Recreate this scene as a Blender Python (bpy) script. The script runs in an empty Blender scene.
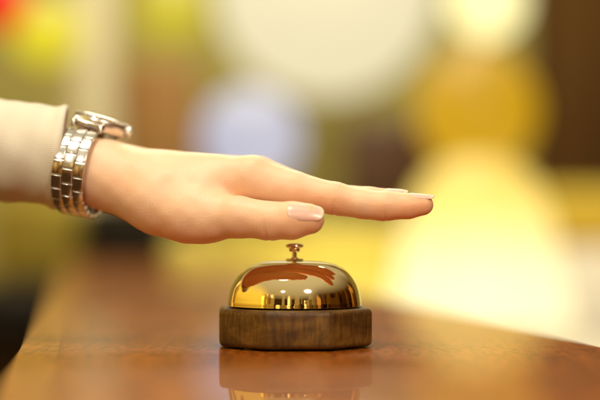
import bpy, bmesh, math, random
import numpy as np
from mathutils import Vector, Matrix

random.seed(4)
rng = np.random.default_rng(7)
sc = bpy.context.scene
COL = sc.collection

# ------------------------------------------------------------------ camera
F, D0, HOR, HC = 1445.0, 0.85, 232.0, 0.067      # focal length in 600-px units, bell distance, horizon row, eye height


def at(px, py, Y):
    """point (metres) that stands Y metres behind the bell's axis"""
    d = D0 + Y
    return Vector(((px - 300.0) / F * d, Y, HC - (py - HOR) / F * d))


cam_d = bpy.data.cameras.new("camera")
cam = bpy.data.objects.new("camera", cam_d)
COL.objects.link(cam)
cam.location = (0, -D0, HC)
cam.rotation_euler = (math.radians(90), 0, 0)
cam_d.sensor_width = 36
cam_d.lens = F / 600 * 36
cam_d.shift_y = (HOR - 200) / 600
cam_d.clip_start = 0.02
cam_d.clip_end = 60
cam_d.dof.use_dof = True
cam_d.dof.focus_distance = D0 - 0.026
cam_d.dof.aperture_fstop = 2.2
sc.camera = cam

# ------------------------------------------------------------------ helpers


def link(o, parent=None):
    COL.objects.link(o)
    if parent is not None:
        o.parent = parent
    return o


def tag(o, label=None, cat=None, group=None, kind=None):
    if label: o["label"] = label
    if cat: o["category"] = cat
    if group: o["group"] = group
    if kind: o["kind"] = kind
    return o


def thing(name, label, cat, loc=(0, 0, 0), rz=0.0, group=None):
    o = bpy.data.objects.new(name, None)
    o.empty_display_size = 0.02
    o.location = loc
    o.rotation_euler = (0, 0, rz)
    link(o)
    return tag(o, label, cat, group)


def obj(name, bm, mat, parent=None, smooth=True, angle=None):
    me = bpy.data.meshes.new(name)
    bmesh.ops.recalc_face_normals(bm, faces=bm.faces[:])
    bm.to_mesh(me)
    bm.free()
    me.materials.append(mat)
    for p in me.polygons:
        p.use_smooth = smooth
    if angle is not None:
        me.set_sharp_from_angle(angle=math.radians(angle))
    return link(bpy.data.objects.new(name, me), parent)


def lathe(bm, prof, n=64, M=Matrix.Identity(4)):
    """prof: list of (r, z); closed where r == 0"""
    rings = []
    for r, z in prof:
        if r < 1e-9:
            rings.append([bm.verts.new(M @ Vector((0, 0, z)))])
        else:
            rings.append([bm.verts.new(M @ Vector((r * math.cos(2 * math.pi * k / n), r * math.sin(2 * math.pi * k / n), z))) for k in range(n)])
    for a, b in zip(rings, rings[1:]):
        for k in range(n):
            k2 = (k + 1) % n
            if len(a) == 1 and len(b) == 1:
                continue
            if len(a) == 1:
                bm.faces.new((a[0], b[k], b[k2]))
            elif len(b) == 1:
                bm.faces.new((a[k], a[k2], b[0]))
            else:
                bm.faces.new((a[k], a[k2], b[k2], b[k]))


def box(bm, c, s, M=Matrix.Identity(4), bev=0.0, seg=2):
    r = bmesh.ops.create_cube(bm, size=1.0, matrix=M @ Matrix.Translation(c) @ Matrix.Diagonal((s[0], s[1], s[2], 1)))
    if bev > 0:
        es = list({e for v in r["verts"] for e in v.link_edges})
        bmesh.ops.bevel(bm, geom=es, offset=bev, segments=seg, profile=0.5, affect='EDGES')


def tube(bm, pts, rad, n=10):
    rings = []
    for i, p in enumerate(pts):
        p = Vector(p)
        t = (Vector(pts[min(i + 1, len(pts) - 1)]) - Vector(pts[max(i - 1, 0)])).normalized()
        a = t.orthogonal().normalized()
        b = t.cross(a)
        r = rad[i] if isinstance(rad, (list, tuple)) else rad
        rings.append([bm.verts.new(p + a * r * math.cos(2 * math.pi * k / n) + b * r * math.sin(2 * math.pi * k / n)) for k in range(n)])
    for a, b in zip(rings, rings[1:]):
        for k in range(n):
            bm.faces.new((a[k], a[(k + 1) % n], b[(k + 1) % n], b[k]))
    bm.faces.new(rings[0][::-1])
    bm.faces.new(rings[-1])


# ------------------------------------------------------------------ materials
def mat(name):
    m = bpy.data.materials.new(name)
    m.use_nodes = True
    nt = m.node_tree
    return m, nt, nt.nodes["Principled BSDF"]


def simple(name, col, rough=0.5, metal=0.0, var=0.12, scale=40.0, bump=0.0, emis=None, es=0.0, coat=0.0):
    """plain surface with slight procedural variation of its colour"""
    m, nt, b = mat(name)
    tc = nt.nodes.new("ShaderNodeTexCoord")
    nz = nt.nodes.new("ShaderNodeTexNoise")
    nz.inputs["Scale"].default_value = scale
    nz.inputs["Detail"].default_value = 4
    nt.links.new(tc.outputs["Object"], nz.inputs["Vector"])
    rp = nt.nodes.new("ShaderNodeValToRGB")
    rp.color_ramp.elements[0].position = 0.3
    rp.color_ramp.elements[1].position = 0.7
    rp.color_ramp.elements[0].color = (*[c * (1 - var) for c in col], 1)
    rp.color_ramp.elements[1].color = (*[min(1, c * (1 + var)) for c in col], 1)
    nt.links.new(nz.outputs["Fac"], rp.inputs["Fac"])
    nt.links.new(rp.outputs["Color"], b.inputs["Base Color"])
    b.inputs["Roughness"].default_value = rough
    b.inputs["Metallic"].default_value = metal
    b.inputs["Coat Weight"].default_value = coat
    if bump > 0:
        bp = nt.nodes.new("ShaderNodeBump")
        bp.inputs["Strength"].default_value = bump
        bp.inputs["Distance"].default_value = 0.002
        nt.links.new(nz.outputs["Fac"], bp.inputs["Height"])
        nt.links.new(bp.outputs["Normal"], b.inputs["Normal"])
    if emis:
        b.inputs["Emission Color"].default_value = (*emis, 1)
        b.inputs["Emission Strength"].default_value = es
    return m


def wood(name, cols, stretch, scale, rough, coat=0.0, coat_rough=0.03, bump=0.1, pore=0.0, rot=(0, 0, 0), spec=0.5, stretch2=None):
    m, nt, b = mat(name)
    N = nt.nodes.new
    L = nt.links.new
    tc = N("ShaderNodeTexCoord")
    mp = N("ShaderNodeMapping")
    mp.inputs["Scale"].default_value = stretch
    mp.inputs["Rotation"].default_value = rot
    L(tc.outputs["Object"], mp.inputs["Vector"])
    n1 = N("ShaderNodeTexNoise")
    n1.inputs["Scale"].default_value = scale
    n1.inputs["Detail"].default_value = 8
    n1.inputs["Roughness"].default_value = 0.62
    n1.inputs["Distortion"].default_value = 0.6
    L(mp.outputs["Vector"], n1.inputs["Vector"])
    rp = N("ShaderNodeValToRGB")
    els = rp.color_ramp.elements
    els[0].position, els[1].position = 0.28, 0.72
    els[0].color, els[1].color = (*cols[0], 1), (*cols[-1], 1)
    if len(cols) > 2:
        e = els.new(0.5)
        e.color = (*cols[1], 1)
    L(n1.outputs["Fac"], rp.inputs["Fac"])
    n2 = N("ShaderNodeTexNoise")
    n2.inputs["Scale"].default_value = scale * 9
    n2.inputs["Detail"].default_value = 5
    mp2 = N("ShaderNodeMapping")
    mp2.inputs["Scale"].default_value = stretch2 or stretch
    L(tc.outputs["Object"], mp2.inputs["Vector"])
    if stretch2: n2.inputs["Scale"].default_value = scale * 2
    L(mp2.outputs["Vector"], n2.inputs["Vector"])
    r2 = N("ShaderNodeValToRGB")
    r2.color_ramp.elements[0].position = 0.40
    r2.color_ramp.elements[1].position = 0.56
    k = 1 - pore
    r2.color_ramp.elements[0].color = (k, k, k, 1)
    r2.color_ramp.elements[1].color = (1, 1, 1, 1)
    L(n2.outputs["Fac"], r2.inputs["Fac"])
    mx = N("ShaderNodeMix")
    mx.data_type = 'RGBA'
    mx.blend_type = 'MULTIPLY'
    mx.inputs[0].default_value = 1.0
    L(rp.outputs["Color"], mx.inputs[6])
    L(r2.outputs["Color"], mx.inputs[7])
    L(mx.outputs[2], b.inputs["Base Color"])
    bp = N("ShaderNodeBump")
    bp.inputs["Strength"].default_value = bump
    bp.inputs["Distance"].default_value = 0.0006
    L(n2.outputs["Fac"], bp.inputs["Height"])
    L(bp.outputs["Normal"], b.inputs["Normal"])
    b.inputs["Roughness"].default_value = rough
    b.inputs["Specular IOR Level"].default_value = spec
    b.inputs["Coat Weight"].default_value = coat
    b.inputs["Coat Roughness"].default_value = coat_rough
    return m


def metal(name, col, rough, scratch=0.0):
    m, nt, b = mat(name)
    N = nt.nodes.new
    b.inputs["Base Color"].default_value = (*col, 1)
    b.inputs["Metallic"].default_value = 1
    tc = N("ShaderNodeTexCoord")
    nz = N("ShaderNodeTexNoise")
    nz.inputs["Scale"].default_value = 120
    nz.inputs["Detail"].default_value = 6
    nt.links.new(tc.outputs["Object"], nz.inputs["Vector"])
    mr = N("ShaderNodeMapRange")
    mr.inputs["From Min"].default_value = 0.3
    mr.inputs["From Max"].default_value = 0.75
    mr.inputs["To Min"].default_value = rough
    mr.inputs["To Max"].default_value = rough + scratch
    nt.links.new(nz.outputs["Fac"], mr.inputs["Value"])
    nt.links.new(mr.outputs["Result"], b.inputs["Roughness"])
    return m


def glow(name, col, strength, base=(0.10, 0.09, 0.06)):
    return simple(name, base, 0.5, emis=col, es=strength)


M_BRASS = metal("polished_brass", (0.95, 0.78, 0.43), 0.02, 0.045)
M_STEM = metal("nickel_brass", (0.82, 0.66, 0.44), 0.12, 0.1)
M_STEEL = metal("polished_steel", (0.74, 0.71, 0.66), 0.14, 0.14)
M_STEEL_B = metal("brushed_steel", (0.80, 0.76, 0.69), 0.24, 0.14)
M_DIAL = simple("watch_dial", (0.85, 0.82, 0.75), 0.35)
M_DARK = simple("dark_metal", (0.02, 0.018, 0.015), 0.4)
M_BASE = wood("stained_block_wood", [(0.045, 0.018, 0.002), (0.115, 0.050, 0.007), (0.215, 0.105, 0.018)], (7, 7, 20), 5, 0.5, coat=0.08, coat_rough=0.3, bump=0.5, pore=0.38, spec=0.3, stretch2=(60, 60, 9))
M_COUNTER = wood("varnished_counter_wood", [(0.20, 0.046, 0.003), (0.32, 0.080, 0.005), (0.44, 0.125, 0.009)], (4, 0.9, 4), 7, 0.4, coat=0.52, coat_rough=0.02, bump=0.04, pore=0.4, spec=0.15)
M_EDGE = wood("counter_edge_wood", [(0.34, 0.125, 0.018), (0.50, 0.20, 0.03)], (4, 0.7, 4), 7, 0.4, coat=0.5, coat_rough=0.05, bump=0.05, pore=0.4, spec=0.15)
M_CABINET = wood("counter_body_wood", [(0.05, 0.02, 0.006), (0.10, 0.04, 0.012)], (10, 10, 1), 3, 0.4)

# skin -------------------------------------------------------------
M_SKIN, nt, b = mat("skin")
N, L = nt.nodes.new, nt.links.new
tc = N("ShaderNodeTexCoord")
at_r = N("ShaderNodeAttribute")
at_r.attribute_name = "flush"
n1 = N("ShaderNodeTexNoise"); n1.inputs["Scale"].default_value = 42; n1.inputs["Detail"].default_value = 3
L(tc.outputs["Object"], n1.inputs["Vector"])
mth = N("ShaderNodeMath"); mth.operation = 'MULTIPLY_ADD'
L(n1.outputs["Fac"], mth.inputs[0]); mth.inputs[1].default_value = 0.8; mth.inputs[2].default_value = -0.36
add = N("ShaderNodeMath"); add.operation = 'ADD'; add.use_clamp = True
L(mth.outputs[0], add.inputs[0]); L(at_r.outputs["Fac"], add.inputs[1])
mx = N("ShaderNodeMix"); mx.data_type = 'RGBA'
mx.inputs[6].default_value = (0.83, 0.585, 0.395, 1)
mx.inputs[7].default_value = (0.82, 0.40, 0.195, 1)
L(add.outputs[0], mx.inputs[0]); L(mx.outputs[2], b.inputs["Base Color"])
b.inputs["Subsurface Weight"].default_value = 0.40
b.inputs["Subsurface Radius"].default_value = (1.0, 0.36, 0.16)
b.inputs["Subsurface Scale"].default_value = 0.0035
b.inputs["Roughness"].default_value = 0.46
b.inputs["Specular IOR Level"].default_value = 0.38
v1 = N("ShaderNodeTexVoronoi"); v1.inputs["Scale"].default_value = 900
L(tc.outputs["Object"], v1.inputs["Vector"])
n2 = N("ShaderNodeTexNoise"); n2.inputs["Scale"].default_value = 350; n2.inputs["Detail"].default_value = 5
L(tc.outputs["Object"], n2.inputs["Vector"])
ad2 = N("ShaderNodeMath"); ad2.operation = 'ADD'
L(v1.outputs["Distance"], ad2.inputs[0]); L(n2.outputs["Fac"], ad2.inputs[1])
bp = N("ShaderNodeBump"); bp.inputs["Strength"].default_value = 0.20; bp.inputs["Distance"].default_value = 0.0003
L(ad2.outputs[0], bp.inputs["Height"]); L(bp.outputs["Normal"], b.inputs["Normal"])

M_NAIL, nt, b = mat("fingernail")
a = nt.nodes.new("ShaderNodeAttribute"); a.attribute_name = "along"
rp = nt.nodes.new("ShaderNodeValToRGB")
e = rp.color_ramp.elements
e[0].position, e[0].color = 0.0, (0.80, 0.50, 0.40, 1)
e[1].position, e[1].color = 1.0, (0.80, 0.62, 0.46, 1)
x = e.new(0.84); x.color = (0.79, 0.48, 0.375, 1)
x = e.new(0.91); x.color = (0.79, 0.58, 0.43, 1)
nt.links.new(a.outputs["Fac"], rp.inputs["Fac"]); nt.links.new(rp.outputs["Color"], b.inputs["Base Color"])
b.inputs["Roughness"].default_value = 0.32
b.inputs["Subsurface Weight"].default_value = 0.3
b.inputs["Subsurface Scale"].default_value = 0.001
b.inputs["Coat Weight"].default_value = 0.1

M_SLEEVE, nt, b = mat("cream_knit")
N, L = nt.nodes.new, nt.links.new
uv = N("ShaderNodeUVMap"); uv.uv_map = "UVMap"
w1 = N("ShaderNodeTexWave"); w1.bands_direction = 'Y'; w1.inputs["Scale"].default_value = 34; w1.inputs["Distortion"].default_value = 1.6; w1.inputs["Detail"].default_value = 2
w2 = N("ShaderNodeTexWave"); w2.bands_direction = 'X'; w2.inputs["Scale"].default_value = 46; w2.inputs["Distortion"].default_value = 0.7; w2.inputs["Detail"].default_value = 2
nz = N("ShaderNodeTexNoise"); nz.inputs["Scale"].default_value = 60; nz.inputs["Detail"].default_value = 8
for q in (w1, w2, nz): L(uv.outputs["UV"], q.inputs["Vector"])
s1 = N("ShaderNodeMath"); s1.operation = 'MULTIPLY_ADD'; L(w2.outputs["Fac"], s1.inputs[0]); s1.inputs[1].default_value = 0.6; L(w1.outputs["Fac"], s1.inputs[2])
s2 = N("ShaderNodeMath"); s2.operation = 'ADD'; L(s1.outputs[0], s2.inputs[0]); L(nz.outputs["Fac"], s2.inputs[1])
bp = N("ShaderNodeBump"); bp.inputs["Strength"].default_value = 0.22; bp.inputs["Distance"].default_value = 0.0005
L(s2.outputs[0], bp.inputs["Height"]); L(bp.outputs["Normal"], b.inputs["Normal"])
rp = N("ShaderNodeValToRGB")
rp.color_ramp.elements[0].color = (0.64, 0.575, 0.44, 1); rp.color_ramp.elements[1].color = (0.72, 0.655, 0.52, 1)
L(s2.outputs[0], rp.inputs["Fac"]); L(rp.outputs["Color"], b.inputs["Base Color"])
b.inputs["Roughness"].default_value = 0.95
b.inputs["Sheen Weight"].default_value = 0.35
b.inputs["Sheen Roughness"].default_value = 0.4

# ------------------------------------------------------------------ the call bell
bell = thing("call_bell", "shiny brass call bell on an eight-sided dark wooden block", "call bell", (-0.0032, 0, 0))
W2, H = 0.0441, 0.0228
bm = bmesh.new()
cr = W2 / math.cos(math.pi / 8)
lo = [bm.verts.new((cr * math.cos(math.pi / 8 + k * math.pi / 4), cr * math.sin(math.pi / 8 + k * math.pi / 4), 0.0011)) for k in range(8)]
hi = [bm.verts.new((v.co.x, v.co.y, H)) for v in lo]
bm.faces.new(lo[::-1]); bm.faces.new(hi)
for k in range(8):
    bm.faces.new((lo[k], lo[(k + 1) % 8], hi[(k + 1) % 8], hi[k]))
top_e = [e for e in bm.edges if all(v.co.z > H - 1e-5 for v in e.verts)]
oth = [e for e in bm.edges if e not in top_e]
bmesh.ops.bevel(bm, geom=top_e + oth, offset=0.0030, segments=5, profile=0.5, affect='EDGES')
base = obj("base", bm, M_BASE, bell, True, 50)
base.rotation_euler = (0, 0, math.radians(3.0))
bm = bmesh.new()   # four felt pads that hold the block off the counter
for sx, sy in ((1, 1), (1, -1), (-1, 1), (-1, -1)):
    foot = bmesh.new()
    lathe(foot, [(0, 0), (0.005, 0), (0.005, 0.0012), (0, 0.0012)], 20, Matrix.Translation((sx * 0.024, sy * 0.024, 0)))
    obj("foot_pad", foot, M_DARK, bell, False)
bm.free()

S = 1 / 1700.0
prof_px = [(66.6, 0), (66.5, 1.0), (66.3, 3.5), (65.9, 6), (65.2, 10), (63.9, 15.5), (62.0, 20.5), (59.2, 25.6), (55.3, 30.8), (50.4, 35.2), (45.0, 38.6), (38.5, 41.2), (30, 43.0), (20, 43.9), (10, 44.3), (0, 44.4)]


def smooth_prof(pts, n=6):
    out = []
    P = [np.array(p, float) for p in pts]
    for i in range(len(P) - 1):
        p0, p1, p2, p3 = P[max(i - 1, 0)], P[i], P[i + 1], P[min(i + 2, len(P) - 1)]
        for t in np.linspace(0, 1, n, endpoint=False):
            out.append(tuple(0.5 * ((2 * p1) + (-p0 + p2) * t + (2 * p0 - 5 * p1 + 4 * p2 - p3) * t * t + (-p0 + 3 * p1 - 3 * p2 + p3) * t ** 3)))
    out.append(tuple(P[-1]))
    return out


ZR = H + 0.0011
outer = [(max(r, 0) * S, ZR + z * S) for r, z in smooth_prof(prof_px, 5)]
outer[-1] = (0, outer[-1][1])
inner = [(max(r - 0.0012, 0), z - (0.0009 if z > ZR + 0.003 else 0)) for r, z in outer[::-1]]
inner[0] = (0, inner[0][1])
bm = bmesh.new()
lathe(bm, inner[:-1] + [(outer[0][0] - 0.0010, ZR - 0.0001)] + outer, 160)
obj("dome", bm, M_BRASS, bell)
ZT = outer[-1][1]
bm = bmesh.new()
lathe(bm, [(0, H), (0.006, H), (0.006, H + 0.004), (0.003, H + 0.004), (0.003, ZT - 0.002), (0, ZT - 0.002)], 24)
obj("post", bm, M_STEM, bell, True, 30)
bm = bmesh.new()
lathe(bm, [(0.0012, ZT + 0.0002), (0.0049, ZT + 0.0002), (0.0052, ZT + 0.0004), (0.0052, ZT + 0.0009), (0.0049, ZT + 0.0012), (0.0024, ZT + 0.0012), (0.0021, ZT + 0.0019), (0.0012, ZT + 0.0020)], 48)
obj("collar", bm, M_STEM, bell, True, 35)
bm = bmesh.new()
lathe(bm, [(0, ZT - 0.003), (0.0013, ZT - 0.003), (0.0013, ZT + 0.008), (0, ZT + 0.008)], 24)
obj("stem", bm, M_STEM, bell, True, 40)
bm = bmesh.new()
zb = ZT + 0.0052
lathe(bm, [(0.0, zb), (0.0024, zb), (0.0030, zb + 0.0004), (0.0031, zb + 0.0018), (0.0034, zb + 0.0024), (0.0047, zb + 0.0028), (0.0052, zb + 0.0032), (0.0052, zb + 0.0038), (0.0047, zb + 0.0044), (0.0030, zb + 0.0050), (0, zb + 0.0052)], 48)
obj("button", bm, M_STEM, bell, True, 45)

# ------------------------------------------------------------------ the counter (a strip that runs away to the left)
K = 0.15
ang = math.atan(K)
ctr = thing("reception_counter", "glossy orange-brown varnished wooden counter that the bell stands on", "counter", (0, 0, 0))


def cx(side, d):      # X of the counter's edges at camera distance d
    return (-0.036 if side < 0 else 0.300) - K * d


def prism_xy(bm, pts, z0, z1, bev=0.0):
    lo = [bm.verts.new((x, y, z0)) for x, y in pts]
    hi = [bm.verts.new((x, y, z1)) for x, y in pts]
    bm.faces.new(lo[::-1]); bm.faces.new(hi)
    n = len(pts)
    for k in range(n):
        bm.faces.new((lo[k], lo[(k + 1) % n], hi[(k + 1) % n], hi[k]))
    if bev:
        es = [e for e in bm.edges if all(v.co.z > z1 - 1e-6 for v in e.verts)]
        bmesh.ops.bevel(bm, geom=es, offset=bev, segments=4, profile=0.5, affect='EDGES')


d0, d1 = -0.9, 3.2
LIP = 0.022
bm = bmesh.new()
prism_xy(bm, [(cx(-1, d0) + LIP, d0 - D0), (cx(1, d0), d0 - D0), (cx(1, d1), d1 - D0), (cx(-1, d1) + LIP, d1 - D0)], -0.035, 0.0)
obj("countertop", bm, M_COUNTER, ctr, False)
bm = bmesh.new()
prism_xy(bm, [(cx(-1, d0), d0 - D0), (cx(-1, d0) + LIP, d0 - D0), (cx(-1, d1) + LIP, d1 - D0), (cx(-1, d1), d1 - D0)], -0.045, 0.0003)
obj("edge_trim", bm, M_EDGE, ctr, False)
bm = bmesh.new()
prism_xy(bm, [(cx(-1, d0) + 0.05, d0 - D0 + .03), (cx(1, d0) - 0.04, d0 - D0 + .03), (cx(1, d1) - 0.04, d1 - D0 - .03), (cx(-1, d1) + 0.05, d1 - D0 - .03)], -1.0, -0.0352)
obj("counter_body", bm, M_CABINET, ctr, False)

# ------------------------------------------------------------------ the hand: a signed distance field turned into one mesh


def mm(px, py, Y):
    v = at(px, py, Y / 1000.0)
    return np.array(v) * 1000.0


def rcone(p, a, b, r1, r2):
    ba = b - a
    l2 = ba @ ba
    rr = r1 - r2
    a2 = l2 - rr * rr
    il2 = 1.0 / l2
    pa = p - a
    y = pa @ ba
    z = y - l2
    xv = pa * l2 - y[:, None] * ba
    x2 = np.einsum('ij,ij->i', xv, xv)
    y2 = y * y * l2
    z2 = z * z * l2
    k = np.sign(rr) * rr * rr * x2
    d = (np.sqrt(x2 * a2 * il2) + y * rr) * il2 - r1
    c1 = np.sign(z) * a2 * z2 > k
    c2 = np.sign(y) * a2 * y2 < k
    d = np.where(c2, np.sqrt(x2 + y2) * il2 - r1, d)
    d = np.where(c1, np.sqrt(x2 + z2) * il2 - r2, d)
    return d


def smin(a, b, k):
    h = np.maximum(k - np.abs(a - b), 0.0) / k
    return np.minimum(a, b) - h * h * h * k / 6.0


def chain(p, pts, k):
    d = None
    for (a, ra), (b, rb) in zip(pts, pts[1:]):
        e = rcone(p, a, b, ra, rb)
        d = e if d is None else smin(d, e, k)
    return d


def J(x, y, Y, r):                      # the hand points slightly towards the camera
    return (mm(x, y, Y - 17 * min(1.0, max(0.0, (x - 100) / 300.0))), r)


INDEX = [J(253, 175.5, -1, 11.0), J(296, 189.5, -5, 9.7), J(336, 199.3, -8, 9.35), J(361, 203.3, -10, 8.5), J(385, 206.0, -11, 8.35), J(408, 206.4, -12.4, 7.15), J(422.5, 204.7, -13, 6.0)]
MIDDLE = [J(258, 175.5, 17, 10.8), J(326, 197.5, 12, 9.0), J(369, 201.6, 8, 8.0), J(398, 200.2, 6, 6.5)]
RING = [J(248, 179, 35, 10.0), J(308, 197, 29, 8.6), J(350, 202, 24, 7.6), J(378, 203, 22, 6.4)]
PINKY = [J(232, 184, 51, 9.0), J(277, 195, 45, 7.8), J(305, 199, 40, 7.0), J(326, 201, 37, 5.9)]
THUMB = [J(208, 217.0, -12, 13.8), J(238, 217.0, -19, 11.7), J(270, 220.6, -24, 10.6), J(292, 220.6, -26, 10.3), J(309, 219.2, -27, 8.6)]
PALM = [
    [J(128, 174, 14, 15.5), J(253, 175.5, -1, 11.0)],
    [J(126, 174, 24, 15.5), J(258, 175.5, 17, 10.8)],
    [J(124, 173, 34, 16.0), J(248, 179, 35, 10.2)],
    [J(122, 176, 42, 14.0), J(232, 184, 51, 9.2)],
    [J(130, 186, 44, 14.0), J(222, 194, 49, 11.0)],
    [J(202, 184, 0, 12.0), J(248, 184.0, -2, 10.4), J(294, 191.5, -5, 9.5)],
    [J(150, 184, 22, 15.0), J(236, 186, 18, 11.0)],
]
ARM = [[J(-70, 146, 30, 17.0), J(40, 162, 23, 18.0), J(98, 173.0, 15, 20.6)],
       [J(-70, 146, 40, 17.0), J(40, 162, 35, 18.5), J(98, 173.0, 34, 20.0)]]
THENAR = [J(120, 183.5, 9, 18.0), J(160, 201, 0, 19.3), J(188, 213.5, -8, 16.2), J(210, 216.5, -12, 14.0)]
WEB = [J(150, 183, 6, 16.0), J(203, 187, -4, 11.0)]


XW = mm(248, 0, -10)[0]


def groove(p, c, t, amp, w, ref=None, reff=1.0):
    s = (p - c) @ t
    q = p - c
    rad = np.sqrt(np.maximum(np.einsum('ij,ij->i', q, q) - s * s, 0))
    g = amp * np.exp(-(s / w) ** 2) * (rad < 14)
    if ref is not None:
        n = q / np.maximum(np.linalg.norm(q, axis=1), 1e-6)[:, None]
        g = g * np.clip(n @ ref * 1.4 + 0.1, 0, 1)
    return g


def unit(v):
    return v / np.linalg.norm(v)


UP, TOCAM = np.array((0, 0, 1.0)), np.array((0, -1.0, 0))


def hand_sdf(p, detail=True):
    d = None
    for c in ARM:
        e = chain(p, c, 4.0)
        d = e if d is None else smin(d, e, 10.0)
    pm = None
    for c in PALM:
        e = chain(p, c, 4.0)
        pm = e if pm is None else smin(pm, e, 9.0)
    pm = smin(pm, chain(p, WEB, 5), 8.0)
    d = smin(d, pm, 16.0)
    d = smin(d, chain(p, THENAR, 8.0), 13.0)
    fi = chain(p, INDEX, 2.5)
    mi = chain(p, MIDDLE, 3.0)
    ri = chain(p, RING, 3.0)
    pi_ = chain(p, PINKY, 3.0)
    th = chain(p, THUMB, 4.0)
    if detail:
        for f, dd in ((INDEX, 0), (MIDDLE, 1), (RING, 2), (PINKY, 3)):
            js = [2, 4] if f is INDEX else [1, 2]
            g = 0
            for q, j in enumerate(js):
                c = f[j][0]
                t = unit(f[j + 1][0] - f[j - 1][0])
                amp = 0.42 if q == 0 else 0.30
                for off, a in ((-1.6, .8), (0.2, 1.0), (2.0, .7)):          # knuckle folds on the back
                    g = g + groove(p, c + t * off, t, amp * a * 0.45, 0.55, UP)
                g = g - groove(p, c, t, amp * 0.9, 4.2, UP)                 # the knuckle itself
                g = g + groove(p, c + t * 1.0, t, amp * 1.0, 0.75, -UP)       # flexion creases on the palm side
                g = g + groove(p, c + t * 1.0, t, amp * 0.55, 2.6, -UP)
            if dd == 0: fi = fi + g
            elif dd == 1: mi = mi + g
            elif dd == 2: ri = ri + g
            else: pi_ = pi_ + g
        c, t = THUMB[2][0], unit(THUMB[3][0] - THUMB[1][0])
        g = 0
        for off, a in ((-3.4, .5), (-1.6, .8), (0.1, 1.0), (1.9, .8), (3.6, .5)):
            g = g + groove(p, c + t * (off - 1), t, 0.26 * a, 0.6, unit(TOCAM + 0.5 * UP))
        g = g + groove(p, c + t * 0.5, t, 0.5, 1.2, -UP)
        th = th + g
    fs = smin(smin(fi, mi, 1.2), smin(ri, pi_, 1.2), 1.2)
    d = smin(d, fs, 6.0)
    d = smin(d, th, 2.6 + 8.0 * np.clip((XW - p[:, 0]) / 28.0, 0, 1))
    if detail:                                                          # a faint tendon hollow and soft unevenness
        x, y, z = p[:, 0], p[:, 1], p[:, 2]
        d = d + 0.22 * np.sin(x * 0.16 + 1.3) * np.sin(z * 0.19 + y * 0.12) + 0.08 * np.sin(x * 0.43) * np.sin(z * 0.51 + 0.4) 
    return d


def surface_nets(f, org, h):
    ins = f < 0
    nx, ny, nz = f.shape
    cnt = np.zeros((nx - 1, ny - 1, nz - 1), np.int8)
    pos = np.zeros((nx - 1, ny - 1, nz - 1, 3), np.float32)
    cor = [(i, j, k) for i in (0, 1) for j in (0, 1) for k in (0, 1)]
    sl = lambda A, c: A[c[0]:c[0] + nx - 1, c[1]:c[1] + ny - 1, c[2]:c[2] + nz - 1]
    for a in cor:
        for ax in range(3):
            if a[ax]: continue
            b_ = list(a); b_[ax] = 1
            fa, fb = sl(f, a), sl(f, b_)
            m = (fa < 0) != (fb < 0)
            t = np.where(m, fa / np.where(m, fa - fb, 1), 0)
            cnt += m
            for q in range(3):
                pos[..., q] += np.where(m, a[q] + (t if q == ax else 0), 0)
    act = cnt > 0
    idx = -np.ones(act.shape, np.int64)
    idx[act] = np.arange(act.sum())
    ijk = np.argwhere(act)
    V = (pos[act] / cnt[act][:, None] + ijk) * h + org
    quads = []
    for ax in range(3):
        u, v = [q for q in range(3) if q != ax]
        A = np.moveaxis(ins, (ax, u, v), (0, 1, 2))
        I = np.moveaxis(idx, (ax, u, v), (0, 1, 2))
        ch = A[:-1, 1:-1, 1:-1] != A[1:, 1:-1, 1:-1]
        loc = np.argwhere(ch)
        i, j, k = loc[:, 0], loc[:, 1] + 1, loc[:, 2] + 1
        Q = np.stack([I[i, j - 1, k - 1], I[i, j, k - 1], I[i, j, k], I[i, j - 1, k]], 1)
        flip = A[i, j, k]
        if ax == 1: flip = ~flip
        Q[~flip] = Q[~flip][:, ::-1]
        quads.append(Q)
    return V, np.concatenate(quads)


def project(V, n=3):
    for _ in range(n):
        d = hand_sdf(V)
        g = np.empty_like(V)
        e = 0.06
        for q in range(3):
            o_ = np.zeros(3); o_[q] = e
            g[:, q] = (hand_sdf(V + o_) - d) / e
        V = V - np.clip(d, -0.6, 0.6)[:, None] * g / np.maximum(np.einsum('ij,ij->i', g, g), 0.2)[:, None]
    return V


h = 1.0
xs = np.arange(mm(-60, 0, 30)[0], mm(446, 0, -10)[0], h)
ys = np.arange(-66, 84, h)
zs = np.arange(55, 142, h)
f = np.full((len(xs), len(ys), len(zs)), 10.0)
# coarse pass first so that only the cells near the skin are evaluated
st = 3
G = np.stack(np.meshgrid(xs[::st], ys[::st], zs[::st], indexing='ij'), -1)
fc = hand_sdf(G.reshape(-1, 3), False).reshape(G.shape[:3])
fcu = np.repeat(np.repeat(np.repeat(fc, st, 0), st, 1), st, 2)[:len(xs), :len(ys), :len(zs)]
near = np.abs(fcu) < 6.5
f = np.where(fcu < 0, -9.0, 9.0)
Gf = np.stack(np.meshgrid(xs, ys, zs, indexing='ij'), -1)[near]
f[near] = np.concatenate([hand_sdf(q) for q in np.array_split(Gf, 12)])
f[0] = 9.0                                                            # closes the arm inside the sleeve
V, Q = surface_nets(f, np.array((xs[0], ys[0], zs[0])), h)
me = bpy.data.meshes.new("person")
me.from_pydata((project(V, 1) / 1000.0).tolist(), [], Q.tolist())
bm = bmesh.new(); bm.from_mesh(me)
bmesh.ops.recalc_face_normals(bm, faces=bm.faces[:])
bmesh.ops.subdivide_edges(bm, edges=bm.edges[:], cuts=1, use_grid_fill=True)
bm.to_mesh(me); bm.free()
co = np.empty(len(me.vertices) * 3); me.vertices.foreach_get("co", co)
V = project(co.reshape(-1, 3) * 1000.0, 1)
me.vertices.foreach_set("co", (V / 1000.0).ravel())
flush = np.full(len(V), 0.12)
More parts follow.
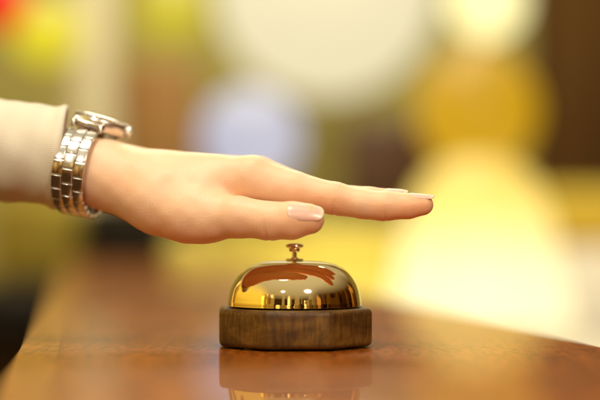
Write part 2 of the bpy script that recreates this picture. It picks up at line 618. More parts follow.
for c, r, a_ in [(INDEX[-1][0], 16, .55), (INDEX[4][0], 11, .3), (INDEX[2][0], 13, .30), (MIDDLE[-1][0], 15, .5), (RING[-1][0], 14, .5), (PINKY[-1][0], 13, .5),
                 (THUMB[-1][0], 15, .5), (THUMB[2][0], 12, .25), (INDEX[0][0] + UP * 9, 12, .2), (THENAR[2][0] - UP * 14, 22, .3)]:
    flush += a_ * np.exp(-(np.linalg.norm(V - c, axis=1) / r) ** 2)
at_ = me.attributes.new("flush", 'FLOAT', 'POINT')
at_.data.foreach_set("value", flush.astype(np.float32))
me.materials.append(M_SKIN)
for p in me.polygons: p.use_smooth = True
me.update()
hand = link(bpy.data.objects.new("person", me))
tag(hand, "left hand held flat above the bell, coming out of a cream knit sleeve", "person")


def nail(ch, n_hint, back, front, half, rnd, lift=0.22, dip=0.0):
    """plate laid on the skin of a fingertip: every point is found on the hand's surface, the free edge carries on past it"""
    tip, prev = ch[-1][0], ch[-2][0]
    rt = ch[-1][1]
    t = unit(tip - prev)
    n = unit(n_hint - (n_hint @ t) * t)
    bq = np.cross(t, n)
    NU, NV = 24, 40
    U, Vv = np.meshgrid(np.linspace(-1, 1, NU + 1), np.linspace(0, 1, NV + 1))
    rd = np.sqrt(np.maximum(0, 1 - 0.96 * U * U))
    s0 = -back + 3.0 * (1 - rd)
    s1 = front - rnd * (1 - rd)
    ss = s0 + (s1 - s0) * Vv
    wv = half * (0.93 + 0.07 * np.minimum(1, Vv * 2.5)) * (1 - 0.13 * Vv ** 3)
    xx = U * wv
    base = tip + ss[..., None] * t + xx[..., None] * bq
    lo, hi = np.zeros(ss.shape), np.full(ss.shape, rt + 5.0)
    for _ in range(16):                                   # height of the skin under each point
        mid = (lo + hi) / 2
        d = hand_sdf((base + mid[..., None] * n).reshape(-1, 3)).reshape(ss.shape)
        hi = np.where(d > 0, mid, hi)
        lo = np.where(d > 0, lo, mid)
    sk = (lo + hi) / 2
    # a smooth plate: arch across, straight line along, fitted to the skin behind the fingertip
    ok = (Vv > 0.12) & (ss < rt * 0.35)
    A = np.stack([np.ones(ss.shape), ss, xx ** 2], -1)
    cf, *_ = np.linalg.lstsq(A[ok], sk[ok], rcond=None)
    plate = A @ cf - dip * np.maximum(0, ss) ** 2
    rim = np.clip((1 - np.abs(U)) / 0.22, 0, 1) * np.clip(Vv / 0.14, 0, 1)
    blend = np.clip((ss + 1.0) / 3.0, 0, 1)
    hgt = (1 - blend) * (0.6 * plate + 0.4 * sk) + blend * plate
    hgt = hgt + lift * rim - 0.10 * (1 - rim)
    P = (base + hgt[..., None] * n) / 1000.0
    bm = bmesh.new()
    lay = bm.verts.layers.float.new("along")
    grid = []
    for i in range(NV + 1):
        row = []
        for j in range(NU + 1):
            vv = bm.verts.new(Vector(P[i, j].tolist()))
            vv[lay] = float((ss[i, j] + back) / (front + back) + 0.10 * U[i, j] ** 2)
            row.append(vv)
        grid.append(row)
    for i in range(NV):
        for j in range(NU):
            bm.faces.new((grid[i][j], grid[i][j + 1], grid[i + 1][j + 1], grid[i + 1][j]))
    o = obj("fingernail", bm, M_NAIL, hand)
    md = o.modifiers.new("thickness", 'SOLIDIFY'); md.thickness = 0.0004; md.offset = -1
    return o


nail(INDEX, UP + 0.18 * TOCAM, 7.4, 7.5, 4.5, 3.4, dip=0.010)
nail(MIDDLE, UP + 0.40 * TOCAM, 7.4, 6.4, 4.7, 3.2, dip=0.02)
nail(RING, UP, 6.6, 7.0, 4.5, 2.4, dip=0.012)
nail(PINKY, UP, 5.6, 6.4, 3.9, 2.2, dip=0.012)
nail(THUMB, UP * 0.66 + TOCAM, 10.4, 9.7, 5.7, 4.6, dip=0.014)

# sleeve -----------------------------------------------------------
A0, A1 = mm(-70, 142, 37), mm(59, 156.5, 28)
axv = unit(A1 - A0)
wv_ = unit(TOCAM - (TOCAM @ axv) * axv)
uv_ = np.cross(axv, wv_)
if uv_[2] < 0: uv_ = -uv_
Ls = np.linalg.norm(A1 - A0)
bm = bmesh.new()
uvl = bm.loops.layers.uv.new("UVMap")
NS, NT = 150, 180
rows = []
for i in range(NS + 1):
    s = i / NS * (Ls + 3.0)
    e_ = Ls - s                                   # mm before the hem
    row = []
    for j in range(NT):
        th_ = 2 * math.pi * j / NT
        rz = 30.6 + 1.4 * math.exp(-(e_ / 3.4) ** 2) - 0.9 * math.exp(-((e_ - 11) / 6) ** 2) + 0.020 * max(0, e_ - 20)
        ry = rz + 3.0
        fold = 0.5 * math.sin(s * 0.21 + 2 * math.sin(th_ * 2)) * math.sin(th_ * 3 + 0.7) + 0.35 * math.sin(s * 0.37 + th_ * 2 + 1)
        if e_ < 0:                               # rolled hem
            q = min(1.0, -e_ / 3.0)
            k_ = 1.9 * (1 - math.sqrt(max(0, 1 - q * q)))
            rz -= k_; ry -= k_
        c_ = A0 + axv * (min(s, Ls + 2.2) + 7.5 * math.sin(th_) * s / Ls) + uv_ * (rz + fold) * math.cos(th_) + wv_ * (ry + fold) * math.sin(th_)
        row.append(bm.verts.new(Vector((c_ / 1000.0).tolist())))
    rows.append(row)
# the hem turns inside and runs back up the arm
for q in range(1, 9):
    row = []
    for j in range(NT):
        th_ = 2 * math.pi * j / NT
        c_ = A0 + axv * (Ls + 1.6 - q * 5.0 + 7.5 * math.sin(th_)) + uv_ * 28.6 * math.cos(th_) + wv_ * 31.6 * math.sin(th_)
        row.append(bm.verts.new(Vector((c_ / 1000.0).tolist())))
    rows.append(row)
for i in range(len(rows) - 1):
    for j in range(NT):
        f_ = bm.faces.new((rows[i][j], rows[i][(j + 1) % NT], rows[i + 1][(j + 1) % NT], rows[i + 1][j]))
        for lp, (a_, b_) in zip(f_.loops, ((i, j), (i, j + 1), (i + 1, j + 1), (i + 1, j))):
            lp[uvl].uv = (a_ / NS, b_ / NT * 1.6)
obj("sleeve", bm, M_SLEEVE, hand)

# ------------------------------------------------------------------ the wristwatch
WO = mm(85.0, 170.5, 25)
wa = unit(mm(98, 173.5, 25) - mm(40, 164, 29))          # along the arm, towards the hand
ww = unit(TOCAM - (TOCAM @ wa) * wa)
wu = np.cross(wa, ww)
if wu[2] < 0: wu = -wu
watch = thing("wristwatch", "steel wristwatch with a three-column link bracelet, worn below the cream cuff", "watch", tuple(WO / 1000.0))
RZ, RY = 26.2, 33.5


def wmat(pos, ex, ey, ez):
    m = Matrix.Identity(4)
    for q in range(3):
        m[q][0], m[q][1], m[q][2], m[q][3] = ex[q], ey[q], ez[q], (pos[q] - WO[q]) / 1000.0
    return m


bracelet = bpy.data.objects.new("bracelet", None)
link(bracelet, watch)
# walk round the ellipse at an even pitch
tt = np.linspace(0, 2 * math.pi, 4000)
ell = np.stack([RZ * np.cos(tt), RY * np.sin(tt)], 1)
arc = np.concatenate([[0], np.cumsum(np.linalg.norm(np.diff(ell, axis=0), axis=1))])
TOT = arc[-1]
GAP = 14.5                                              # half length taken by the case
nrow = 19
pitch = (TOT - 2 * GAP) / nrow


def ell_at(s):
    th = np.interp(s, arc, tt)
    pos = WO + wu * RZ * math.cos(th) + ww * RY * math.sin(th) - wa * 1.0 * math.sin(th)      # hangs a little askew
    tan = unit(-wu * RZ * math.sin(th) + ww * RY * math.cos(th))
    nor = np.cross(wa, tan)
    if nor @ (pos - WO) < 0: nor = -nor
    return pos, tan, nor


MMM = 0.001
for i in range(nrow):
    bm = bmesh.new()
    for col, (off, wd, sh, thk) in enumerate(((-6.5, 6.1, 0.5, 2.5), (0, 6.5, 0.0, 2.9), (6.5, 6.1, 0.5, 2.5))):
        if i == nrow - 1 and sh: continue
        s = GAP + (i + 0.5 + sh) * pitch
        pos, tan, nor = ell_at(s)
        m = wmat(pos + wa * off, tan, wa, nor)
        box(bm, (0, 0, 0), (pitch * 0.95 * MMM, wd * MMM, thk * MMM), m, 0.42 * MMM, 3)
        # the pin barrel between two links
        pos2, tan2, nor2 = ell_at(s - pitch / 2)
        m2 = wmat(pos2 + wa * off - nor2 * 0.35, tan2, wa, nor2)
        r = bmesh.ops.create_cone(bm, cap_ends=True, segments=12, radius1=0.85 * MMM, radius2=0.85 * MMM, depth=(wd - 0.3) * MMM, matrix=m2 @ Matrix.Rotation(math.pi / 2, 4, 'X'))
    obj("link", bm, M_STEEL if i % 2 == 0 else M_STEEL, bracelet, True, 40)

# case: axis tilted a little more than the arm, towards the hand
tl = math.radians(6.5)
cu = unit(wu * math.cos(tl) + wa * math.sin(tl))
ca = unit(wa * math.cos(tl) - wu * math.sin(tl))
CO = WO + wu * (RZ + 2.6) + wa * 4.6 - ww * 2.0
cm = wmat(CO, ca, -ww, cu)
bm = bmesh.new()
lathe(bm, [(0, -4.8 * MMM), (13.0 * MMM, -4.8 * MMM), (15.2 * MMM, -4.0 * MMM), (16.5 * MMM, -1.4 * MMM), (16.8 * MMM, 1.2 * MMM), (16.4 * MMM, 2.6 * MMM), (15.6 * MMM, 3.1 * MMM), (0, 3.1 * MMM)], 72, cm)
obj("case", bm, M_STEEL_B, watch, True, 35)
bm = bmesh.new()
pr = [(12.6, 3.0), (15.9, 3.0), (16.1, 3.5), (15.4, 4.4), (13.8, 5.2), (13.0, 5.2), (12.6, 4.6), (12.6, 3.0)]
lathe(bm, [(r * MMM, z * MMM) for r, z in pr], 72, cm)
for k in range(36):          # fluted rim
    a_ = 2 * math.pi * k / 36
    box(bm, (15.9 * MMM, 0, 3.9 * MMM), (0.9 * MMM, 1.3 * MMM, 1.1 * MMM), cm @ Matrix.Rotation(a_, 4, 'Z'), 0.3 * MMM, 2)
obj("bezel", bm, M_STEEL, watch, True, 30)
bm = bmesh.new()
lathe(bm, [(0, 3.15 * MMM), (12.55 * MMM, 3.15 * MMM), (12.55 * MMM, 3.5 * MMM), (0, 3.5 * MMM)], 48, cm)
obj("dial", bm, M_DIAL, watch, False)
for ln, wd, a_ in ((7.0, 0.9, 0.6), (10.5, 0.6, 2.2)):
    bm = bmesh.new()
    box(bm, (ln / 2 * MMM - 0.001, 0, (3.75 if wd > .7 else 3.95) * MMM), (ln * MMM, wd * MMM, 0.12 * MMM), cm @ Matrix.Rotation(a_, 4, 'Z'))
    obj("hand", bm, M_DARK, watch, False)
M_GLASS, nt, b = mat("watch_glass")
b.inputs["Transmission Weight"].default_value = 1.0; b.inputs["Roughness"].default_value = 0.01; b.inputs["IOR"].default_value = 1.5
bm = bmesh.new()
lathe(bm, [(0, 4.3 * MMM), (12.4 * MMM, 4.3 * MMM), (12.5 * MMM, 5.1 * MMM), (11.5 * MMM, 5.5 * MMM), (0, 5.7 * MMM)], 48, cm)
obj("crystal", bm, M_GLASS, watch, True, 30)
bm = bmesh.new()
cw = cm @ Matrix.Translation((17.9 * MMM, 0, 0.6 * MMM)) @ Matrix.Rotation(math.pi / 2, 4, 'Y')
lathe(bm, [(0, -1.6 * MMM), (2.8 * MMM, -1.6 * MMM), (3.3 * MMM, -1.0 * MMM), (3.3 * MMM, 1.1 * MMM), (2.7 * MMM, 1.7 * MMM), (0, 1.7 * MMM)], 28, cw)
for k in range(14):
    box(bm, (3.35 * MMM, 0, 0.05 * MMM), (0.5 * MMM, 0.55 * MMM, 2.0 * MMM), cw @ Matrix.Rotation(2 * math.pi * k / 14, 4, 'Z'), 0.12 * MMM, 1)
obj("crown", bm, M_STEEL, watch, True, 30)
for sy in (-1, 1):           # lugs and end link on both bracelet sides
    for sx in (-1, 1):
        bm = bmesh.new()
        pts = [cm @ Vector((sx * 8.6 * MMM - 3 * MMM, sy * q * MMM, z * MMM)) for q, z in ((11, -0.4), (14, -0.6), (17, -2.0), (19.2, -4.8))]
        tube(bm, pts, [0.0020, 0.0022, 0.0019, 0.0013], 12)
        obj("lug", bm, M_STEEL_B, watch, True, 50)
    bm = bmesh.new()
    box(bm, (-3 * MMM, sy * 16.4 * MMM, -1.8 * MMM), (14.5 * MMM, 4.6 * MMM, 3.0 * MMM), cm @ Matrix.Identity(4), 0.9 * MMM, 3)
    obj("end_link", bm, M_STEEL, watch, True, 40)

# ------------------------------------------------------------------ the lounge far behind (out of focus)
FLOOR = -1.02


def far(px, py, d):
    return at(px, py, d - D0)


def pxs(n, d):
    return n / F * d


bm = bmesh.new()
box(bm, (0, 2.6, FLOOR - 0.05), (14, 12, 0.1))
tag(obj("floor", bm, wood("floor_wood", [(0.035, 0.016, 0.006), (0.07, 0.03, 0.01)], (1, 8, 1), 3, 0.85, spec=0.1), None, False), kind="structure")
bm = bmesh.new()
box(bm, (0, 6.3 - D0, 0.8), (9, 0.1, 3.8))
tag(obj("wall", bm, simple("wall_paint", (0.50, 0.445, 0.13), 0.8, var=0.06, scale=2), None, False), kind="structure")


bm = bmesh.new()
box(bm, (0, 6.22 - D0, (FLOOR - 0.15) / 2), (8.9, 0.05, -0.15 - FLOOR))
tag(obj("wainscot", bm, wood("wainscot_wood", [(0.018, 0.008, 0.002), (0.04, 0.017, 0.004)], (8, 8, 1), 3, 0.7, spec=0.1), None, False), kind="structure")


def bevel_thing(name, label, cat, c, s, m, bev, group=None):
    bm = bmesh.new()
    box(bm, (0, 0, 0), s, Matrix.Identity(4), bev, 3)
    o = obj(name, bm, m, None, True, 40)
    o.location = c
    return tag(o, label, cat, group)


# cream pillar with a plinth and a cap
p0 = far(92, 100, 4.6)
pil = thing("pillar", "cream round pillar behind the sleeve", "pillar", (p0.x, p0.y, FLOOR))
M_PIL = simple("cream_plaster", (0.78, 0.71, 0.48), 0.7, var=0.05, scale=6)
bm = bmesh.new(); lathe(bm, [(0.075, 0.2), (0.085, 0.22), (0.075, 2.2), (0.06, 2.6)], 40); obj("shaft", bm, M_PIL, pil, True, 40)
bm = bmesh.new(); lathe(bm, [(0, 0), (0.13, 0), (0.13, 0.1), (0.105, 0.16), (0.10, 0.2), (0, 0.2)], 40); obj("plinth", bm, M_PIL, pil, True, 30)

# dark wooden wall panelling on the right
pa = far(592, 90, 4.6)
pan = thing("wood_panelling", "dark brown wooden panelling at the right of the lamps", "panelling", (pa.x, pa.y, FLOOR))
M_PANEL = wood("panel_wood", [(0.030, 0.012, 0.0012), (0.13, 0.058, 0.008)], (6, 6, 0.6), 2, 0.5, spec=0.15)
zl = far(0, 188, 4.6).z - FLOOR
bm = bmesh.new(); box(bm, (0, 0, (zl + 3.0) / 2), (pxs(128, 4.6), 0.05, 3.0 - zl)); obj("board", bm, M_PANEL, pan, False)
for q in (-0.5, 0.0, 0.5):
    bm = bmesh.new(); box(bm, (q * pxs(116, 4.6), -0.04, (zl + 3.0) / 2), (0.035, 0.03, 3.0 - zl), bev=0.006); obj("batten", bm, M_PANEL, pan, True, 40)
# yellow bench under the panelling
pb = far(590, 213, 4.2)
be = thing("yellow_bench", "yellow padded bench under the dark panelling", "bench", (pb.x, pb.y, FLOOR))
M_YEL = simple("yellow_fabric", (0.74, 0.64, 0.15), 0.9, var=0.08, scale=30, bump=0.2)
M_YEL2 = simple("mustard_fabric", (0.60, 0.44, 0.05), 0.9, var=0.08, scale=30, bump=0.2)
zt, zb_ = far(0, 190, 4.2).z - FLOOR, far(0, 250, 4.2).z - FLOOR
bm = bmesh.new(); box(bm, (0.05, 0, (zt + zb_) / 2), (pxs(150, 4.2), 0.12, zt - zb_), bev=0.04, seg=3); obj("backrest", bm, M_YEL2, be, True, 40)
bm = bmesh.new(); box(bm, (0.05, -0.2, zb_ - 0.12), (pxs(150, 4.2), 0.5, 0.18), bev=0.05, seg=3); obj("seat", bm, M_YEL2, be, True, 40)
for sx in (-1, 1):
    bm = bmesh.new(); tube(bm, [(sx * 0.15 + .05, -0.2, 0), (sx * 0.15 + .05, -0.2, zb_ - 0.2)], 0.02); obj("leg", bm, M_PANEL, be)

psb = far(592, 250, 3.65)
sb = thing("white_sideboard", "white low sideboard at the right edge, in front of the yellow bench", "sideboard", (psb.x, psb.y, FLOOR))
M_SB = simple("white_paint", (0.86, 0.82, 0.74), 0.4, var=0.03, scale=5)
zsb = far(0, 247, 3.65).z - FLOOR
bm = bmesh.new(); box(bm, (0.06, 0, (zsb + 0.1) / 2), (0.46, 0.3, zsb - 0.1), bev=0.01); obj("carcass", bm, M_SB, sb, True, 40)
for sx in (-1, 1):
    bm = bmesh.new(); box(bm, (0.06 + sx * 0.113, -0.16, (zsb + 0.06) / 2), (0.215, 0.018, zsb - 0.22), bev=0.004); dr = obj("door", bm, M_SB, sb, True, 40)
    bm = bmesh.new(); tube(bm, [(0.06 + sx * 0.02, -0.185, zsb * 0.5), (0.06 + sx * 0.02, -0.185, zsb * 0.5 + 0.1)], 0.006); obj("handle", bm, M_STEM, dr)
    bm = bmesh.new(); tube(bm, [(0.06 + sx * 0.19, 0, 0), (0.06 + sx * 0.19, 0, 0.11)], 0.018); obj("leg", bm, M_PANEL, sb)
# white side table that carries the big lamp
LD = 3.1
pl = far(478, 300, LD)
wt = thing("side_table", "white round table carrying the big glowing lamp", "side table", (pl.x + 0.10, pl.y, FLOOR))
M_WHITE = simple("white_lacquer", (0.85, 0.80, 0.70), 0.3, var=0.03, scale=8)
tz = far(0, 352, LD).z - FLOOR
bm = bmesh.new(); lathe(bm, [(0, tz - 0.03), (0.37, tz - 0.03), (0.38, tz - 0.02), (0.38, tz - 0.006), (0.37, tz), (0, tz)], 64); obj("tabletop", bm, M_WHITE, wt, True, 30)
bm = bmesh.new(); lathe(bm, [(0, 0), (0.2, 0), (0.19, 0.02), (0.04, 0.05), (0.035, tz - 0.05), (0.1, tz - 0.031), (0, tz - 0.031)], 40); obj("pedestal", bm, M_WHITE, wt, True, 40)
# the big lamp: stem, conical shade
lam = thing("table_lamp", "table lamp with a wide cone shade glowing bright yellow-white", "lamp", (pl.x, pl.y, FLOOR + tz))
zs0 = far(0, 326, LD).z - FLOOR - tz
bm = bmesh.new(); lathe(bm, [(0, 0), (0.09, 0), (0.09, 0.015), (0.02, 0.03), (0.02, zs0), (0, zs0)], 40); obj("lamp_base", bm, M_BRASS, lam, True, 40)
bm = bmesh.new()
prs = [(pxs(r, LD), far(0, y, LD).z - FLOOR - tz) for r, y in smooth_prof([(92, 326), (86, 292), (80, 258), (74, 228), (67, 204), (56, 182), (41, 167), (23, 159), (12, 157)], 5)]
lathe(bm, prs + [(r - 0.004, z) for r, z in prs[::-1]] + [prs[0]], 64)
M_SHADE = glow("glowing_shade", (1.0, 0.70, 0.22), 1.25, (0.2, 0.16, 0.06))
nt = M_SHADE.node_tree               # no bulb inside: its falloff is painted into the emission, deeper amber at the crown
tc = nt.nodes.new("ShaderNodeTexCoord"); sp = nt.nodes.new("ShaderNodeSeparateXYZ"); nt.links.new(tc.outputs["Generated"], sp.inputs[0])
rp = nt.nodes.new("ShaderNodeValToRGB")
rp.color_ramp.elements[0].position, rp.color_ramp.elements[0].color = 0.30, (1.0, 0.90, 0.52, 1)
q = rp.color_ramp.elements.new(0.68); q.color = (0.95, 0.70, 0.17, 1)
rp.color_ramp.elements[2].position, rp.color_ramp.elements[2].color = 0.97, (0.58, 0.37, 0.025, 1)
nt.links.new(sp.outputs["Z"], rp.inputs["Fac"]); nt.links.new(rp.outputs["Color"], nt.nodes["Principled BSDF"].inputs["Emission Color"])
obj("lamp_shade", bm, M_SHADE, lam)


def globe(name, label, cat, px, py, d, rpx, m, group=None, drop=True, squash=1.0):
    """glass globe on a thin hanging rod"""
    c = far(px, py, d)
    r = pxs(rpx, d)
    t = thing(name, label, cat, tuple(c), 0, group)
    bm = bmesh.new(); n = 20
    pr = [(r * math.sin(math.pi * k / n), -r * squash * math.cos(math.pi * k / n)) for k in range(n + 1)]
    pr[0], pr[-1] = (0, -r * squash), (0, r * squash)
    lathe(bm, pr, 48); obj("globe", bm, m, t)
    if drop:
        bm = bmesh.new(); tube(bm, [(0, 0, r * squash * 0.98), (0, 0, r * squash + 0.5)], 0.006, 8); obj("rod", bm, M_DARK, t)
        bm = bmesh.new(); lathe(bm, [(0, r * squash - 0.004), (r * 0.3, r * squash - 0.006), (r * 0.22, r * squash + 0.03), (0, r * squash + 0.03)], 24); obj("cap", bm, M_STEM, t, True, 40)
    return t


globe("pendant_lamp", "amber glass pendant lamp above the big glowing cone shade", "lamp", 477, 110, 3.6, 61, glow("amber_glass", (0.60, 0.325, 0.006), 1.0, (0.05, 0.03, 0.005)))
globe("pendant_lamp", "small pale yellow pendant lamp at the top, beside the dark panelling", "lamp", 487, 0, 3.4, 40, glow("pale_yellow_glass", (1.0, 0.90, 0.42), 1.3))
globe("pendant_lamp", "round cool white lamp glowing just above the back of the hand", "lamp", 251, 138, 3.8, 51, glow("cool_white_glass", (0.48, 0.50, 0.65), 0.98), drop=False)
globe("pendant_lamp", "large cream frosted pendant lamp, highest in the middle", "lamp", 326, -14, 5.0, 112, glow("cream_glass", (0.86, 0.77, 0.49), 1.0))
globe("glow_ball", "glowing yellow stand-in lantern at the top left corner beside the red one", "ball", 46, 30, 3.6, 35, glow("yellow_glow", (0.78, 0.66, 0.015), 1.0), "glowing stand-ins")  # this and the next two: glowing balls added for blurred coloured patches
globe("glow_ball", "red lantern standing in for a blurred patch in the top left corner", "ball", -2, 0, 3.3, 30, glow("red_glow", (0.72, 0.02, 0.006), 1.0, (0.3, 0.02, 0.01)), "glowing stand-ins")
globe("glow_ball", "glowing olive yellow stand-in lantern right of the cream pillar", "ball", 172, 4, 4.0, 36, glow("olive_glow", (0.60, 0.50, 0.02), 1.0), "glowing stand-ins")

# yellow sofa behind the bell
SD = 3.75
ps = far(318, 262, SD)
so = thing("yellow_sofa", "bright yellow sofa in the background behind the bell and fingers", "sofa", (ps.x, ps.y, FLOOR))
z1, z2 = far(0, 226, SD).z - FLOOR, far(0, 300, SD).z - FLOOR
sw = pxs(222, SD)
bm = bmesh.new(); box(bm, (0, 0.1, (z1 + z2) / 2), (sw, 0.16, z1 - z2), bev=0.05, seg=3); obj("backrest", bm, M_YEL, so, True, 40)
bm = bmesh.new(); box(bm, (0, -0.22, z2 - 0.02), (sw, 0.5, 0.18), bev=0.05, seg=3); obj("seat", bm, M_YEL, so, True, 40)
for sx in (-1, 1):
    bm = bmesh.new(); box(bm, (sx * (sw / 2 + 0.034), -0.12, z2 + 0.0), (0.066, 0.6, 0.34), bev=0.03, seg=3); obj("armrest", bm, M_YEL, so, True, 40)
    bm = bmesh.new(); tube(bm, [(sx * sw * 0.45, -0.2, 0), (sx * sw * 0.45, -0.2, z2 - 0.1)], 0.02); obj("leg", bm, M_PANEL, so)

# reddish brown chair back near the fingertips, dark chair below the wrist, brown cabinet behind the watch


def chair(label, px, pytop, pyseat, d, wpx, m, name="armchair"):
    c = far(px, 200, d)
    t = thing(name, label, "chair", (c.x, c.y, FLOOR))
    zt, zs_ = far(0, pytop, d).z - FLOOR, far(0, pyseat, d).z - FLOOR
    w = pxs(wpx, d)
    bm = bmesh.new(); box(bm, (0, 0.2, (zt + zs_) / 2), (w, 0.07, zt - zs_), bev=0.03, seg=3); obj("backrest", bm, m, t, True, 40)
    bm = bmesh.new(); box(bm, (0, -0.02, zs_ - 0.05), (w, 0.45, 0.1), bev=0.03, seg=3); obj("seat", bm, m, t, True, 40)
    for sx in (-1, 1):
        for yy in (-0.2, 0.16):
            bm = bmesh.new(); tube(bm, [(sx * w * 0.42, yy, 0), (sx * w * 0.42, yy, zs_ - 0.09)], [0.014, 0.02]); obj("leg", bm, M_PANEL, t)
    return t


M_RED = wood("reddish_wood", [(0.05, 0.018, 0.003), (0.09, 0.032, 0.005)], (6, 6, 1), 3, 0.5)
M_BLACK = simple("dark_leather", (0.020, 0.015, 0.010), 0.5, var=0.2, scale=20)
chair("reddish brown wooden chair standing behind the fingertips", 393, 114, 235, 4.1, 94, M_RED, "wooden_chair")
M_BLACK.node_tree.nodes["Principled BSDF"].inputs["Specular IOR Level"].default_value = 0.1
chair("dark leather armchair behind the hand and below the wrist", 130, 198, 284, 3.5, 122, M_BLACK)
bevel_thing("cabinet", "brown wooden cabinet behind the watch and hand", "cabinet", tuple(far(160, 165, 4.9)), (pxs(76, 4.9), 0.3, pxs(200, 4.9)),
            wood("cabinet_wood", [(0.22, 0.10, 0.02), (0.38, 0.19, 0.04)], (6, 6, 1), 3, 0.5), 0.02)
# olive ottoman at the far left, past the counter's edge
po = far(34, 262, 3.6)
ot = thing("olive_armchair", "olive yellow armchair behind the counter's left edge", "chair", (po.x, po.y, FLOOR))
M_OL = simple("olive_fabric", (0.36, 0.27, 0.03), 0.9, var=0.1, scale=30, bump=0.2)
za, zb2 = far(0, 190, 3.6).z - FLOOR, far(0, 285, 3.6).z - FLOOR
bm = bmesh.new(); box(bm, (-.02, 0.15, (za + zb2) / 2), (pxs(96, 3.6), 0.12, za - zb2), bev=0.05, seg=3); obj("backrest", bm, M_OL, ot, True, 40)
bm = bmesh.new(); box(bm, (-.02, -0.12, zb2 - 0.06), (pxs(96, 3.6), 0.46, 0.14), bev=0.04, seg=3); obj("seat", bm, M_BLACK, ot, True, 40)
for sx in (-1, 1):
    bm = bmesh.new(); tube(bm, [(sx * 0.08, 0.0, 0), (sx * 0.08, 0.0, zb2 - 0.12)], 0.018); obj("leg", bm, M_PANEL, ot)

# ------------------------------------------------------------------ light
wd_ = bpy.data.worlds.new("World")
sc.world = wd_
wd_.use_nodes = True
nt = wd_.node_tree
N, L = nt.nodes.new, nt.links.new
bg = nt.nodes["Background"]
tc = N("ShaderNodeTexCoord")
sp = N("ShaderNodeSeparateXYZ"); L(tc.outputs["Generated"], sp.inputs[0])
rp = N("ShaderNodeValToRGB")
e = rp.color_ramp.elements
mr = N("ShaderNodeMapRange"); mr.inputs["From Min"].default_value = -1; mr.inputs["From Max"].default_value = 1
L(sp.outputs["Z"], mr.inputs["Value"]); L(mr.outputs["Result"], rp.inputs["Fac"])
e[0].position, e[0].color = 0.40, (0.10, 0.042, 0.010, 1)
e[1].position, e[1].color = 1.0, (0.95, 0.80, 0.52, 1)
for p_, c_ in ((0.50, (0.22, 0.12, 0.04)), (0.60, (0.55, 0.42, 0.20)), (0.72, (0.62, 0.50, 0.30))):
    q = e.new(p_); q.color = (*c_, 1)
# upright patches of the room behind the camera: random glow cells added for the dome's reflections
at2 = N("ShaderNodeMath"); at2.operation = 'ARCTAN2'; L(sp.outputs["X"], at2.inputs[0]); L(sp.outputs["Y"], at2.inputs[1])
cb = N("ShaderNodeCombineXYZ"); L(at2.outputs[0], cb.inputs[0]); L(sp.outputs["Z"], cb.inputs[1])
mp = N("ShaderNodeMapping"); mp.inputs["Scale"].default_value = (6.0, 1.9, 1); L(cb.outputs[0], mp.inputs["Vector"])
vz = N("ShaderNodeTexVoronoi"); vz.distance = 'CHEBYCHEV'; vz.inputs["Scale"].default_value = 1.6; vz.inputs["Randomness"].default_value = 0.8; L(mp.outputs["Vector"], vz.inputs["Vector"])
sx_ = N("ShaderNodeSeparateColor"); L(vz.outputs["Color"], sx_.inputs[0])
r2 = N("ShaderNodeValToRGB"); r2.color_ramp.interpolation = 'CONSTANT'
e2 = r2.color_ramp.elements
e2[0].position, e2[0].color = 0.0, (0.10, 0.06, 0.03, 1)
e2[1].position, e2[1].color = 0.80, (5.5, 5.0, 3.8, 1)
for p_, c_ in ((0.28, (0.45, 0.30, 0.14)), (0.5, (0.9, 0.75, 0.45)), (0.7, (1.3, 1.05, 0.35))):
    q = e2.new(p_); q.color = (*c_, 1)
L(sx_.outputs[0], r2.inputs["Fac"])
band = N("ShaderNodeMapRange"); band.inputs["From Min"].default_value = 0.40; band.inputs["From Max"].default_value = 0.30
L(sp.outputs["Z"], band.inputs["Value"])
mx = N("ShaderNodeMix"); mx.data_type = 'RGBA'; mx.blend_type = 'MULTIPLY'
lft = N("ShaderNodeMapRange"); lft.inputs["From Min"].default_value = -0.86; lft.inputs["From Max"].default_value = -0.70; L(sp.outputs["X"], lft.inputs["Value"])
bl = N("ShaderNodeMath"); bl.operation = 'MULTIPLY'; L(band.outputs["Result"], bl.inputs[0]); L(lft.outputs["Result"], bl.inputs[1])
L(bl.outputs[0], mx.inputs[0]); L(rp.outputs["Color"], mx.inputs[6]); L(r2.outputs["Color"], mx.inputs[7])
r3 = N("ShaderNodeValToRGB")
mrx = N("ShaderNodeMapRange"); mrx.inputs["From Min"].default_value = -1; mrx.inputs["From Max"].default_value = 1
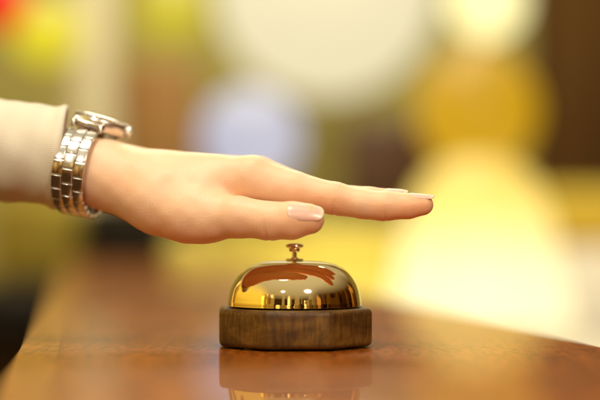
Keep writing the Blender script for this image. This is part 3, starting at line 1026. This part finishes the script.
L(sp.outputs["X"], mrx.inputs["Value"]); L(mrx.outputs["Result"], r3.inputs["Fac"])
e3 = r3.color_ramp.elements
e3[0].position, e3[0].color = 0.09, (2.6, 2.2, 0.55, 1)
e3[1].position, e3[1].color = 0.95, (0.22, 0.12, 0.05, 1)
for p_, c_ in ((0.17, (1.1, 1.0, 0.8)), (0.72, (1.0, 1.0, 1.0)), (0.82, (0.30, 0.18, 0.09))):
    q = e3.new(p_); q.color = (*c_, 1)
low = N("ShaderNodeMapRange"); low.inputs["From Min"].default_value = 0.75; low.inputs["From Max"].default_value = 0.35
L(sp.outputs["Z"], low.inputs["Value"])
mx2 = N("ShaderNodeMix"); mx2.data_type = 'RGBA'; mx2.blend_type = 'MULTIPLY'
L(low.outputs["Result"], mx2.inputs[0]); L(mx.outputs[2], mx2.inputs[6]); L(r3.outputs["Color"], mx2.inputs[7])
L(mx2.outputs[2], bg.inputs["Color"])
bg.inputs["Strength"].default_value = 0.75


def lamp(name, loc, target, size, energy, col=(1, 0.90, 0.74), shape='DISK'):
    ld = bpy.data.lights.new(name, 'AREA')
    ld.shape = shape; ld.size = size; ld.energy = energy; ld.color = col
    o = bpy.data.objects.new(name, ld)
    o.location = loc
    o.rotation_euler = (Vector(target) - Vector(loc)).to_track_quat('-Z', 'Y').to_euler()
    link(o)
    return o


lamp("ceiling_lamp", (-0.30, -0.28, 1.45), (-0.03, 0, 0.08), 0.6, 13)
lamp("ceiling_lamp", (1.15, -2.4, 1.75), (0, 0, 0.05), 0.55, 42)
lamp("ceiling_lamp", (-1.05, -2.6, 1.8), (0, 0, 0.05), 0.26, 24)
lamp("lounge_fill_light", (0.0, 2.6, 2.3), (0, 3.2, 0), 1.6, 70, (1, 0.92, 0.66))  # unseen light added to brighten the background wall and furniture

sc.view_settings.view_transform = 'Standard'
sc.view_settings.look = 'None'
sc.view_settings.exposure = 0.0
sc.cycles.use_denoising = True
sc.cycles.max_bounces = 10
sc.cycles.sample_clamp_indirect = 8
